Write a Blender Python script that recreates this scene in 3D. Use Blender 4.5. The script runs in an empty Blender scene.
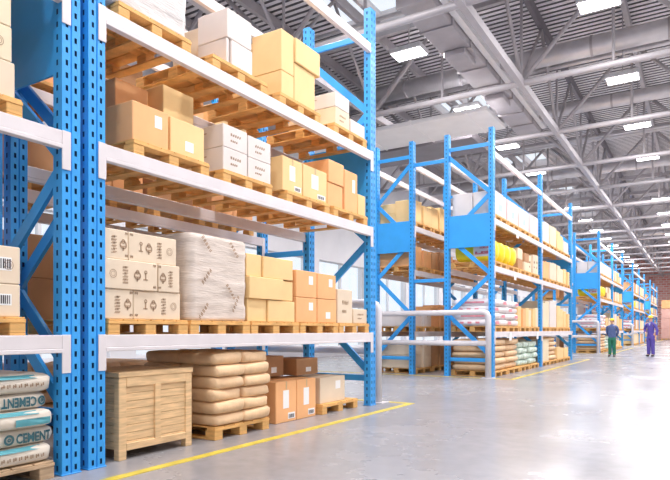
import bpy, math, random
from mathutils import Vector, Matrix, noise
S = 1.2                       # metres per layout unit (camera height = 1 unit)
random.seed(7)
scn = bpy.context.scene
COL = scn.collection
F = 595.0; HZ = 330.0; YAW = math.radians(31.67)
CS, SN = math.cos(YAW), math.sin(YAW)
def fy(u, X):                 # where a sight line at column u meets the plane x = X
    a = (u-335)/F
    return X*(SN*a+CS)/(CS*a-SN)
def fz(u, v, X):
    Y = fy(u, X); d = -SN*X + CS*Y
    return 1+(HZ-v)/F*d

# ------------------------------------------------------------------ materials
def nt(name):
    m = bpy.data.materials.new(name); m.use_nodes = True
    n = m.node_tree; b = n.nodes['Principled BSDF']
    return m, n, b
def lk(n, a, ao, b, bi): n.links.new(a.outputs[ao], b.inputs[bi])
def mat(name, c, rough=.5, metal=0, var=.12, scale=6, bump=0, bscale=30, stretch=(1,1,1), spec=.5):
    m, n, b = nt(name)
    tc = n.nodes.new('ShaderNodeTexCoord'); mp = n.nodes.new('ShaderNodeMapping')
    mp.inputs['Scale'].default_value = stretch
    lk(n, tc, 'Object', mp, 'Vector')
    nz = n.nodes.new('ShaderNodeTexNoise'); nz.inputs['Scale'].default_value = scale; nz.inputs['Detail'].default_value = 3
    lk(n, mp, 0, nz, 'Vector')
    r = n.nodes.new('ShaderNodeValToRGB')
    r.color_ramp.elements[0].position = .3; r.color_ramp.elements[1].position = .7
    r.color_ramp.elements[0].color = (c[0]*(1-var), c[1]*(1-var), c[2]*(1-var), 1)
    r.color_ramp.elements[1].color = (min(1,c[0]*(1+var)), min(1,c[1]*(1+var)), min(1,c[2]*(1+var)), 1)
    lk(n, nz, 0, r, 0); lk(n, r, 0, b, 'Base Color')
    b.inputs['Roughness'].default_value = rough; b.inputs['Metallic'].default_value = metal
    b.inputs['Specular IOR Level'].default_value = spec
    if bump:
        nb = n.nodes.new('ShaderNodeTexNoise'); nb.inputs['Scale'].default_value = bscale; nb.inputs['Detail'].default_value = 4
        lk(n, mp, 0, nb, 'Vector')
        bp = n.nodes.new('ShaderNodeBump'); bp.inputs['Strength'].default_value = bump; bp.inputs['Distance'].default_value = .02
        lk(n, nb, 0, bp, 'Height'); lk(n, bp, 0, b, 'Normal')
    return m
def emat(name, c, s):
    m, n, b = nt(name)
    b.inputs['Base Color'].default_value = (*c, 1)
    b.inputs['Emission Color'].default_value = (*c, 1); b.inputs['Emission Strength'].default_value = s
    return m
M = {}
M['blue'] = mat('blue_paint', (.040,.36,.84), .36, 0, .06, 3)
M['slot_shade'] = mat('upright_slot_shade', (.012,.05,.16), .7, 0, .05)  # shade inside the slotted uprights, put in as a dark colour
M['white'] = mat('white_beam_paint', (.76,.71,.72), .42, 0, .04, 4)
M['wood'] = mat('pallet_wood', (.80,.45,.15), .7, 0, .18, 5, .3, 40, (1,1,6))
M['wood_old'] = mat('worn_pallet_wood', (.52,.36,.22), .75, 0, .25, 5, .3, 40, (1,1,6))
M['crate'] = mat('crate_pine', (.76,.51,.27), .65, 0, .2, 4, .25, 30, (1,1,9))
M['crate_dark'] = mat('crate_gap', (.45,.29,.15), .8)
M['tan'] = mat('tan_cardboard', (.88,.61,.29), .75, 0, .05, 3)
M['orange'] = mat('orange_cardboard', (.90,.47,.21), .75, 0, .06, 3)
M['brown'] = mat('brown_cardboard', (.50,.27,.13), .78, 0, .07, 3)
M['pale'] = mat('pale_cardboard', (.78,.64,.48), .75, 0, .05, 3)
M['cream'] = mat('cream_cardboard', (.82,.68,.48), .75, 0, .05, 3)
M['whitebox'] = mat('white_cardboard', (.76,.69,.65), .7, 0, .04, 3)
M['rosebox'] = mat('pale_rose_cardboard', (.78,.60,.60), .7, 0, .04, 3)
M['pinkbox'] = mat('pinkish_cardboard', (.72,.42,.36), .7, 0, .06, 3)
M['tape'] = mat('packing_tape', (.62,.42,.22), .35, 0, .04)
M['paper'] = mat('label_paper', (.92,.91,.90), .5, 0, .02)
M['ink'] = mat('brown_print_ink', (.42,.28,.18), .7, 0, .1)
M['dark_ink'] = mat('dark_print_ink', (.06,.05,.06), .6, 0, .1)
M['pink_ink'] = mat('pink_print_ink', (.80,.28,.32), .6, 0, .15)
M['cyan_ink'] = mat('cyan_print_ink', (.45,.78,.82), .6, 0, .1)
M['red_ink'] = mat('red_print_ink', (.75,.06,.10), .6, 0, .1)
M['teal_ink'] = mat('teal_print_ink', (.10,.36,.42), .6, 0, .15)
M['darkteal_ink'] = mat('dark_teal_print_ink', (.035,.13,.16), .6, 0, .15)
M['wrap'] = mat('stretch_wrap', (.71,.61,.53), .36, 0, .10, 3, .35, 9, (1,1,7), .6)
M['greywrap'] = mat('grey_stretch_wrap', (.66,.62,.60), .33, 0, .12, 3, .4, 9, (1,1,7), .6)
M['sack'] = mat('tan_sack_paper', (.78,.53,.31), .6, 0, .10, 5, .8, 9)
M['cement'] = mat('cement_sack_paper', (.74,.66,.56), .6, 0, .06, 4, .35, 12)
M['whitesack'] = mat('white_sack_plastic', (.86,.80,.80), .45, 0, .05, 4, .4, 12)
M['greensack'] = mat('green_white_sack', (.62,.74,.64), .5, 0, .25, 9, .4, 12)
M['yellow'] = mat('yellow_sack_plastic', (.93,.78,.03), .42, 0, .06, 4, .3, 12)
M['galv'] = mat('galvanised_steel', (.70,.68,.70), .35, .5, .08, 3)
M['grey'] = mat('grey_truss_paint', (.50,.47,.49), .45, .1, .06, 2)
M['dkgrey'] = mat('dark_grey_paint', (.22,.20,.22), .5, .1, .08, 2)
M['duct'] = mat('duct_sheet_metal', (.44,.41,.43), .4, .3, .12, 1.5)
M['whiteduct'] = mat('white_duct_sheet', (.88,.87,.88), .4, 0, .04, 1.5)
M['recess_shade'] = mat('deck_recess_shade', (.22,.21,.225), .8, 0, .1, 1)  # shade of the deck recesses painted in as a darker grey
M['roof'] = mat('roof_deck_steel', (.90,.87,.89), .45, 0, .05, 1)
M['guard'] = mat('guard_rail_paint', (.66,.63,.65), .35, 0, .04, 3)
M['line'] = mat('yellow_floor_paint', (.74,.58,.07), .4, 0, .18, 6)
M['wall'] = mat('wall_panel_white', (.84,.83,.85), .6, 0, .04, 1)
M['mullion'] = mat('window_frame_grey', (.78,.79,.82), .5, 0, .04, 1)
M['plinth'] = mat('wall_plinth_grey', (.55,.54,.57), .6, 0, .06, 1)
M['skin'] = mat('skin', (.72,.42,.30), .55, 0, .05)
M['hair'] = mat('dark_hair', (.05,.03,.02), .6)
M['helmet'] = mat('yellow_helmet', (.90,.70,.04), .3, 0, .02)
M['jacket'] = mat('slate_blue_jacket', (.08,.12,.27), .75, 0, .12, 12)
M['green_cloth'] = mat('green_trousers', (.02,.17,.10), .8, 0, .12, 12)
M['purple'] = mat('violet_blue_workwear', (.10,.07,.36), .75, 0, .14, 12)
M['shirt'] = mat('pale_blue_shirt', (.50,.55,.75), .75)
M['shoe'] = mat('dark_shoe', (.03,.025,.03), .5)
M['black'] = mat('black_rubber', (.03,.03,.035), .5)
M['lampbody'] = mat('lamp_housing', (.7,.7,.72), .4)
M['lamp'] = emat('lamp_lens', (1,.98,1), 22)
# floor: polished concrete
def floor_mat():
    m, n, b = nt('polished_concrete')
    tc = n.nodes.new('ShaderNodeTexCoord')
    a = n.nodes.new('ShaderNodeTexNoise'); a.inputs['Scale'].default_value = .55; a.inputs['Detail'].default_value = 6; a.inputs['Roughness'].default_value = .6
    c = n.nodes.new('ShaderNodeTexNoise'); c.inputs['Scale'].default_value = 7; c.inputs['Detail'].default_value = 5
    lk(n, tc, 'Object', a, 'Vector'); lk(n, tc, 'Object', c, 'Vector')
    r = n.nodes.new('ShaderNodeValToRGB'); r.color_ramp.elements[0].position = .3; r.color_ramp.elements[1].position = .72
    r.color_ramp.elements[0].color = (.27,.262,.27,1); r.color_ramp.elements[1].color = (.40,.388,.398,1)
    mx = n.nodes.new('ShaderNodeMix'); mx.data_type = 'FLOAT'; mx.inputs[0].default_value = .35
    n.links.new(a.outputs[0], mx.inputs[2]); n.links.new(c.outputs[0], mx.inputs[3]); n.links.new(mx.outputs[0], r.inputs[0])
    lk(n, r, 0, b, 'Base Color')
    rr = n.nodes.new('ShaderNodeMapRange'); rr.inputs['To Min'].default_value = .16; rr.inputs['To Max'].default_value = .36
    lk(n, a, 0, rr, 0); lk(n, rr, 0, b, 'Roughness')
    b.inputs['Specular IOR Level'].default_value = .42
    return m
M['floor'] = floor_mat()
def brick_mat():
    m, n, b = nt('pink_brick')
    tc = n.nodes.new('ShaderNodeTexCoord'); mp = n.nodes.new('ShaderNodeMapping'); mp.inputs['Rotation'].default_value = (math.pi/2,0,0)
    lk(n, tc, 'Object', mp, 0)
    t = n.nodes.new('ShaderNodeTexBrick'); t.inputs['Scale'].default_value = .8
    t.inputs['Color1'].default_value = (.66,.24,.20,1); t.inputs['Color2'].default_value = (.78,.40,.35,1); t.inputs['Mortar'].default_value = (.78,.66,.62,1)
    t.inputs['Mortar Size'].default_value = .03
    lk(n, mp, 0, t, 'Vector'); lk(n, t, 0, b, 'Base Color'); b.inputs['Roughness'].default_value = .8
    return m
M['brick'] = brick_mat()
def glass_mat():
    m = bpy.data.materials.new('window_glass'); m.use_nodes = True; n = m.node_tree; n.nodes.clear()
    o = n.nodes.new('ShaderNodeOutputMaterial'); t = n.nodes.new('ShaderNodeBsdfTransparent'); t.inputs[0].default_value = (.93,.95,.97,1)
    g = n.nodes.new('ShaderNodeBsdfGlossy'); g.inputs['Roughness'].default_value = .05
    x = n.nodes.new('ShaderNodeMixShader'); x.inputs[0].default_value = .06
    lk(n, t, 0, x, 1); lk(n, g, 0, x, 2); lk(n, x, 0, o, 0)
    return m
M['glass'] = glass_mat()

# ------------------------------------------------------------------ mesh builder (layout units)
class MB:
    def __init__(s): s.v = []; s.f = []; s.m = []; s.cur = 0
    def add(s, vs, fs):
        o = len(s.v); s.v += [tuple(p) for p in vs]
        for f in fs: s.f.append(tuple(i+o for i in f)); s.m.append(s.cur)
    def box(s, x0, x1, y0, y1, z0, z1, c=0):
        if x0 > x1: x0, x1 = x1, x0
        if c <= 0:
            s.add([(x,y,z) for z in (z0,z1) for y in (y0,y1) for x in (x0,x1)],
                  [(0,2,3,1),(4,5,7,6),(0,1,5,4),(1,3,7,5),(3,2,6,7),(2,0,4,6)]); return
        X, Y, Z = (x0,x1),(y0,y1),(z0,z1)
        vs = []; idx = {}
        for i in (0,1):
            for j in (0,1):
                for k in (0,1):
                    sx = c if i == 0 else -c; sy = c if j == 0 else -c; sz = c if k == 0 else -c
                    for ax, p in (('x',(X[i],Y[j]+sy,Z[k]+sz)),('y',(X[i]+sx,Y[j],Z[k]+sz)),('z',(X[i]+sx,Y[j]+sy,Z[k]))):
                        idx[(i,j,k,ax)] = len(vs); vs.append(p)
        fs = []
        q = [(0,0),(1,0),(1,1),(0,1)]
        for i in (0,1):
            fs.append([idx[(i,a,b,'x')] for a,b in q][::(1 if i else -1)])
            fs.append([idx[(a,i,b,'y')] for a,b in q][::(-1 if i else 1)])
            fs.append([idx[(a,b,i,'z')] for a,b in q][::(1 if i else -1)])
        for a in (0,1):
            for b in (0,1):
                e1 = [idx[(a,b,0,'x')],idx[(a,b,1,'x')],idx[(a,b,1,'y')],idx[(a,b,0,'y')]]
                e2 = [idx[(a,0,b,'x')],idx[(a,1,b,'x')],idx[(a,1,b,'z')],idx[(a,0,b,'z')]]
                e3 = [idx[(0,a,b,'y')],idx[(1,a,b,'y')],idx[(1,a,b,'z')],idx[(0,a,b,'z')]]
                fs += [e1[::(1 if a != b else -1)], e2[::(-1 if a != b else 1)], e3[::(1 if a != b else -1)]]
        for i in (0,1):
            for j in (0,1):
                for k in (0,1):
                    t = [idx[(i,j,k,'x')],idx[(i,j,k,'y')],idx[(i,j,k,'z')]]
                    fs.append(t if (i+j+k) % 2 else t[::-1])
        s.add(vs, fs)
    def bar(s, p, q, w, h, up=(0,0,1)):
        p = Vector(p); q = Vector(q); d = (q-p).normalized(); u = Vector(up)
        a = d.cross(u)
        if a.length < 1e-4: a = d.cross(Vector((1,0,0)))
        a.normalize(); b = a.cross(d).normalized()
        vs = [e+a*(w/2*i)+b*(h/2*j) for e in (p,q) for i,j in ((-1,-1),(1,-1),(1,1),(-1,1))]
        s.add(vs, [(0,1,2,3)[::-1],(4,5,6,7)]+[(i,(i+1)%4,4+(i+1)%4,4+i) for i in range(4)])
    def tube(s, pts, r, n=10, cap=True):
        pts = [Vector(p) for p in pts]; rings = []
        for i, p in enumerate(pts):
            d = ((pts[i]-pts[i-1]).normalized() if i else Vector((0,0,0))) + ((pts[i+1]-pts[i]).normalized() if i < len(pts)-1 else Vector((0,0,0)))
            d.normalize(); u = Vector((0,0,1)) if abs(d.z) < .9 else Vector((1,0,0))
            a = d.cross(u).normalized(); b = a.cross(d).normalized()
            if i and (a.dot(pa) < 0): a = -a; b = -b
            pa = a
            rings.append([p+a*(r*math.cos(2*math.pi*k/n))+b*(r*math.sin(2*math.pi*k/n)) for k in range(n)])
        vs = [v for rg in rings for v in rg]; fs = []
        for i in range(len(pts)-1):
            for k in range(n): fs.append((i*n+k, i*n+(k+1)%n, (i+1)*n+(k+1)%n, (i+1)*n+k))
        if cap: fs += [tuple(range(n))[::-1], tuple(range((len(pts)-1)*n, len(pts)*n))]
        s.add(vs, fs)
    def mesh(s, name, mats, smooth=False):
        me = bpy.data.meshes.new(name)
        me.from_pydata([(x*S,y*S,z*S) for x,y,z in s.v], [], s.f)
        for m in (mats if isinstance(mats, (list,tuple)) else [mats]): me.materials.append(m)
        for p, mi in zip(me.polygons, s.m): p.material_index = mi; p.use_smooth = smooth
        me.update()
        return me
    def build(s, name, mats, parent=None, loc=(0,0,0), smooth=False):
        return link(name, s.mesh(name, mats, smooth), parent, loc)
def fixn(me):
    import bmesh
    b = bmesh.new(); b.from_mesh(me); bmesh.ops.recalc_face_normals(b, faces=b.faces); b.to_mesh(me); b.free()
def link(name, me, parent=None, loc=(0,0,0), rz=0):
    o = bpy.data.objects.new(name, me); COL.objects.link(o)
    o.location = (loc[0]*S, loc[1]*S, loc[2]*S); o.rotation_euler = (0,0,rz)
    if parent: o.parent = parent
    return o
LABELS = {}
def tag(o, label, cat, group=None, kind=None):
    o['label'] = label; o['category'] = cat
    if group: o['group'] = group
    if kind: o['kind'] = kind
    LABELS.setdefault(label, []).append(o)
    n = len(label.split())
    if n < 4 or n > 16: print('LABEL LENGTH', n, label)
    return o
def thing(name, label, cat, loc=(0,0,0), group=None, rz=0):
    o = bpy.data.objects.new(name, None); COL.objects.link(o); o.empty_display_size = .2
    o.location = (loc[0]*S, loc[1]*S, loc[2]*S); o.rotation_euler = (0,0,rz)
    return tag(o, label, cat, group)
def struct(o): o['kind'] = 'structure'; return o
CACHE = {}
def cached(key, fn):
    if key not in CACHE: CACHE[key] = fn()
    return CACHE[key]

# ------------------------------------------------------------------ setting
XL, XR, YB, YE = -12.0, 9.0, -6.0, 76.0
mb = MB(); mb.box(XL-.3, XR+.3, YB, YE+.3, -.2, 0); struct(mb.build('floor', M['floor']))
# yellow floor markings
def strip(mb, x0, x1, y0, y1): mb.box(x0, x1, y0, y1, .0, .004)
mb = MB(); strip(mb, -3.41, -3.325, -5, 7.46); strip(mb, -11, -3.41, 7.375, 7.46); struct(mb.build('trim_1', M['line']))
BLK = [12.33, 27.6, 42.2, 57.2]
for i, y in enumerate(BLK):
    mb = MB(); strip(mb, -3.30, -3.22, y-.26, y+9.4); strip(mb, -11, -3.30, y-.26, y-.18); strip(mb, -11, -3.30, y+9.32, y+9.4)
    struct(mb.build('trim_%d' % (i+2), M['line']))
# walls
ZC = 9.5
def window_wall(name, side_x, thick, ys, sills, win_w, start_n, name_side):
    """wall in the plane x = side_x with tall openings"""
    global wn
    mb = MB(); x0, x1 = sorted((side_x, side_x+thick)); y = YB
    z0, z1 = sills
    for a, b in ys:
        mb.box(x0, x1, y, a, 0, ZC); mb.box(x0, x1, a, b, 0, z0); mb.box(x0, x1, a, b, z1, ZC); y = b
    mb.box(x0, x1, y, YE, 0, ZC)
    struct(mb.build(name, M['wall']))
    n = start_n
    for a, b in ys:
        fr = MB(); xm = (x0+x1)/2; cols = 2
        for i in range(cols+1):
            yy = a+(b-a)*i/cols; fr.box(xm-.06, xm+.06, yy-.04, yy+.04, z0, z1)
        for k in range(2):
            zz = z0+(z1-z0)*k; fr.box(xm-.05, xm+.05, a, b, zz-.035, zz+.035)
        f = struct(fr.build('window_%d' % n, M['mullion']))
        g = MB(); g.box(xm-.01, xm+.01, a, b, z0, z1); g.build('pane', M['glass'], f)
        n += 1
    return n
n = window_wall('wall_left', XL, -.3, [(y, y+3.4) for y in [-2.5+4.17*k for k in range(18)]], (.35, 3.6), 3.4, 1, 'left')
window_wall('wall_right_unseen', XR, .3, [(y, y+1.7) for y in [-5.5+4.17*k for k in range(19)]], (2.6, 8.6), 3.7, n, 'right')  # unseen wall; its window openings are added to let in daylight fill
mb = MB(); mb.box(XL, XR, YE, YE+.3, 0, ZC+.2); struct(mb.build('wall_end', M['brick']))
mb = MB(); mb.box(XL, -1.5, YB-.3, YB, 0, ZC); mb.box(-1.5, XR, YB-.3, YB, 4.2, ZC); mb.box(5, XR, YB-.3, YB, 0, 4.2); struct(mb.build('wall_back_unseen', M['wall']))  # unseen wall, closed and opened to steer daylight across the racks
mb = MB(); mb.box(XL, XL+.08, YB, YE, 0, .3); struct(mb.build('baseboard_left', M['plinth']))

# roof deck of trapezoidal ribs running across the hall, with skylight openings
def deck(x0, x1, ya, yb):
    mb = MB(); y = ya; prof = []
    P = .22
    while y < yb-1e-6:
        for dy, z in ((0,0),(.13,0),(.14,.12),(.21,.12),(.22,0)):
            if y+dy <= yb+1e-6: prof.append((y+dy, ZC+z))
        y += P
    vs = []; fs = []
    for yy, z in prof: vs += [(x0,yy,z),(x1,yy,z)]
    for i in range(len(prof)-1): fs.append((2*i,2*i+1,2*i+3,2*i+2))
    mb.add(vs, fs); mb.m = [1 if i % 5 in (1,2,3) else 0 for i in range(len(fs))]; return mb  # webs and upper flange get the painted recess shade
roofmb = MB()
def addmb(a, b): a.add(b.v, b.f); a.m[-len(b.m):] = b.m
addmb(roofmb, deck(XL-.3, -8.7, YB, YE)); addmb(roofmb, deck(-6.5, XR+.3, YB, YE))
SKY = [(12.3,14.7),(20.9,23.3),(29.3,31.7),(36.5,39.5),(44.8,47.8),(53.2,56.2),(61.5,64.5)]
y = YB
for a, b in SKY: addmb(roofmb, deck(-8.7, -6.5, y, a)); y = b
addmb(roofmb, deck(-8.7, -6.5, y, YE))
struct(roofmb.build('ceiling', [M['roof'], M['recess_shade']]))
for i, (a, b) in enumerate(SKY):
    f = MB()
    for xx in (-8.7, -7.6, -6.5): f.box(xx-.05, xx+.05, a, b, ZC-.02, ZC+.3)
    for yy in (a, b): f.box(-8.7, -6.5, yy-.05, yy+.05, ZC-.02, ZC+.3)
    o = struct(f.build('window_%d' % (100+i), M['white'])); g = MB(); g.box(-8.7, -6.5, a, b, ZC+.2, ZC+.22); g.build('pane', M['glass'], o)

# ------------------------------------------------------------------ roof steel
TY = [10.53+4.17*k for k in range(-3, 16)]
PX = [-3.74+2.04*k for k in range(-4, 7)]       # purlin lines
def ord_(k): return ['first','second','third','fourth','fifth','sixth','seventh','eighth','ninth','tenth','eleventh','twelfth','thirteenth','fourteenth','fifteenth','sixteenth','seventeenth','eighteenth','nineteenth','twentieth'][k]
for k, y in enumerate(TY):
    t = thing('roof_truss', 'grey tubular roof truss across the hall, %s from the camera end' % ord_(k), 'truss', (0,y,7.0), 'roof trusses')
    near = y < 45
    b = MB(); b.tube([(XL,0,0),(XR,0,0)], .075, 10); b.build('bottom_chord', M['grey'], t, smooth=True)
    b = MB(); b.box(XL, XR, -.07, .07, 2.10, 2.28); b.build('top_chord', M['grey'], t)
    webs = []
    for j in range(-2, 4):
        xb = -3.74+4.08*j
        if XL < xb < XR:
            for dx in (-2.04, 2.04):
                if XL < xb+dx < XR: webs.append(((xb,0,.02),(xb+dx,0,2.15), .055))
            webs.append(((xb,0,.02),(xb,0,2.15), .035))
        if XL < xb+2.04 < XR: webs.append(((xb+2.04,0,.02),(xb+2.04,0,2.15), .035))
    me = None
    for p, q, r in webs:
        b = MB(); b.tube([p,q], r, 8 if near else 5); b.build('web_member', M['grey'], t, smooth=True)
for k, x in enumerate(PX):
    mb = MB(); mb.box(x-.06, x+.06, YB, YE, 9.2, 9.46)
    tag(mb.build('roof_purlin', M['dkgrey'] if k == 4 else M['grey']), 'long grey roof purlin under the metal deck, %s from the left wall' % ord_(k), 'purlin', 'roof purlins')
# longitudinal trusses
for j, (x, lab) in enumerate(((-3.74,'above the front of the racks'), (-7.82,'above the back of the racks'))):
    t = thing('lengthwise_truss', 'long grey lattice truss running down the hall %s' % lab, 'truss', (x,0,7.0), 'lengthwise trusses')
    b = MB(); b.box(-.07, .07, YB, YE, -.09, .09); b.build('bottom_chord', M['grey'], t)
    for a, c in zip(TY[:-1], TY[1:]):
        m_ = (a+c)/2
        b = MB(); b.tube([(0,a,.05),(0,m_,2.2)], .045, 6); b.build('web_member', M['grey'], t, smooth=True)
        b = MB(); b.tube([(0,c,.05),(0,m_,2.2)], .045, 6); b.build('web_member', M['grey'], t, smooth=True)

# ------------------------------------------------------------------ ducts
t = thing('ventilation_duct', 'grey rectangular sheet metal duct running lengthwise under the roof', 'duct', (-4.75,10.6,7.32))
b = MB()
for k in range(8): b.box(-.34, .34, k*1.15, k*1.15+1.14, 0, .42, .01)
b.build('duct_body', M['duct'], t)
for k in range(9):
    b = MB(); b.box(-.37, .37, k*1.15-.03, k*1.15+.03, -.03, .45); b.build('flange', M['duct'], t)
for yy in (2.2, 5.2):
    b = MB(); b.box(-.25, .25, yy, yy+.75, -.14, .0, .02); b.build('air_outlet', M['duct'], t)
b = MB(); b.box(.36, .50, -.2, 9.2, .15, .30); b.build('cable_tray', M['whiteduct'], t)
b = MB(); b.tube([(-.1,-.6,.8),(-.1,-.3,.45),(-.1,.2,.25)], .18, 12); b.build('elbow', M['duct'], t, smooth=True)
t = thing('supply_duct', 'wide white flat duct crossing above the second rack', 'duct', (-8.4,16.1,6.75))
b = MB(); b.box(-3.58, 3.62, -.80, .95, 0, .12, .02); b.build('duct_body', M['whiteduct'], t)
for k in range(5):
    b = MB(); b.box(-3.4+k*1.6, -3.34+k*1.6, -.82, .97, -.012, .13); b.build('flange', M['whiteduct'], t)
b = MB(); b.box(-3.2, 2.6, 1.0, 2.6, -.05, .2); b.build('grille', M['dkgrey'], t)
for k, (y, z, r, lab) in enumerate(((16.6,8.35,.25,'nearest to the camera'),(20.6,8.25,.20,'second from the camera'),(28.9,8.2,.22,'third from the camera'),(37.3,8.2,.22,'fourth from the camera'),(49.8,8.2,.22,'farthest down the hall'))):
    t = thing('round_duct', 'round silver air duct crossing under the roof, %s' % lab, 'duct', (0,y,z), 'round air ducts')
    b = MB(); b.tube([(XL,0,0),(XR,0,0)], r, 20); b.build('pipe', M['galv'], t, smooth=True)
    for q in range(12):
        b = MB(); b.tube([(XL+.8+q*1.75,0,0),(XL+.86+q*1.75,0,0)], r*1.07, 20); b.build('clamp_band', M['duct'], t)
for k, (y, z) in enumerate(((13.1,8.7),(17.7,8.6),(25.0,8.5))):
    mb = MB(); mb.tube([(XL,y,z),(XR,y,z)], .05, 8); mb.tube([(XL,y+.3,z),(XR,y+.3,z)], .07, 8)
    tag(mb.build('pipe_run', M['galv'], smooth=True), 'pair of thin steel pipes crossing under the roof, %s from the camera' % ord_(k), 'pipe', 'thin pipe runs')

# ------------------------------------------------------------------ high bay lamps
def lamp_parts(t):
    b = MB(); b.box(-.40,.40,-.26,.26,.0,.12,.02); b.build('housing', M['lampbody'], t)
    b = MB(); b.box(-.36,.36,-.22,.22,-.012,.0); b.build('lens', M['lamp'], t)
    b = MB(); b.tube([(0,0,.12),(0,0,1.7)], .015, 6); b.build('suspension_rod', M['grey'], t)
rows = ((-5.88,'left row'), (-1.75,'middle row'), (2.4,'right row'))
lm = None
for ri, (x, rl) in enumerate(rows):
    for k in range(-3, 14):
        y = 12.85+4.17*k
        t = thing('high_bay_lamp', 'white rectangular ceiling lamp, %s, %s from the camera end' % (rl, ord_(k+3)), 'lamp', (x,y,7.5), 'ceiling lamps')
        if lm is None:
            lamp_parts(t); lm = t
        else:
            for c in lm.children:
                d = c.copy(); COL.objects.link(d); d.parent = t
        if k % 2 == 0 or y < 22:
            L = bpy.data.lights.new('lamp_light', 'AREA'); L.shape = 'RECTANGLE'; L.size = .7*S; L.size_y = .42*S
            L.energy = 150 if y < 22 else 330; L.color = (1,.97,.98)
            lo = bpy.data.objects.new('lamp_light', L); COL.objects.link(lo); lo.parent = t; lo.location = (0,0,-.02*S)

# ------------------------------------------------------------------ racking
LV = (.965, 2.362, 3.363); TIE = 4.78; TOP = 5.26; UW = .14; UD = .10; BH = .122
def upright_mesh():
    mb = MB(); P = .0873; n = int(TOP/P); T = TOP
    def plate(u0, u1, slots, put):
        us = [u0]
        for c in slots: us += [c-.0092, c+.0092]
        us.append(u1)
        zs = [0]
        for k in range(n): zs += [k*P+.028, k*P+.066]
        zs.append(T)
        vs = [put(u, z) for z in zs for u in us]; w = len(us); fs = []
        for i in range(len(zs)-1):
            for j in range(w-1):
                if i % 2 == 1 and j % 2 == 1: continue
                fs.append((i*w+j, i*w+j+1, (i+1)*w+j+1, (i+1)*w+j))
        mb.add(vs, fs)
    g = .006
    plate(0, UW/2-g, [.036], lambda u, z: (0, u, z))
    plate(UW/2+g, UW, [.104], lambda u, z: (0, u, z))
    mb.add([(0,UW/2-g,0),(-.012,UW/2,0),(0,UW/2+g,0),(0,UW/2-g,T),(-.012,UW/2,T),(0,UW/2+g,T)], [(0,1,4,3),(1,2,5,4)])
    plate(-UD, 0, [-.055], lambda u, z: (u, 0, z))
    plate(-UD, 0, [-.055], lambda u, z: (u, UW, z))
    mb.add([(-UD,0,0),(-UD,UW,0),(-UD,UW,T),(-UD,0,T)], [(0,1,2,3)])
    mb.add([(-UD,0,T),(-UD,UW,T),(0,UW,T),(0,0,T)], [(0,1,2,3)])
    mb.cur = 1; mb.box(-UD+.006, -.016, .006, UW-.006, .01, T-.006)  # dark box behind the slots paints in their shade
    return mb.mesh('upright', [M['blue'], M['slot_shade']])
def beam_mesh(L, front):
    mb = MB(); s = 1
    mb.box(-.045, .006, 0, L, -BH*.76, 0, .004); mb.box(-.045, .012, 0, L, -BH, -BH*.76, .004)
    return mb.mesh('beam', M['white'])
def conn_mesh():
    mb = MB(); mb.box(.001, .010, -.062, .004, -.262, .002, .002)
    return mb.mesh('beam_connector', M['white'])
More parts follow.
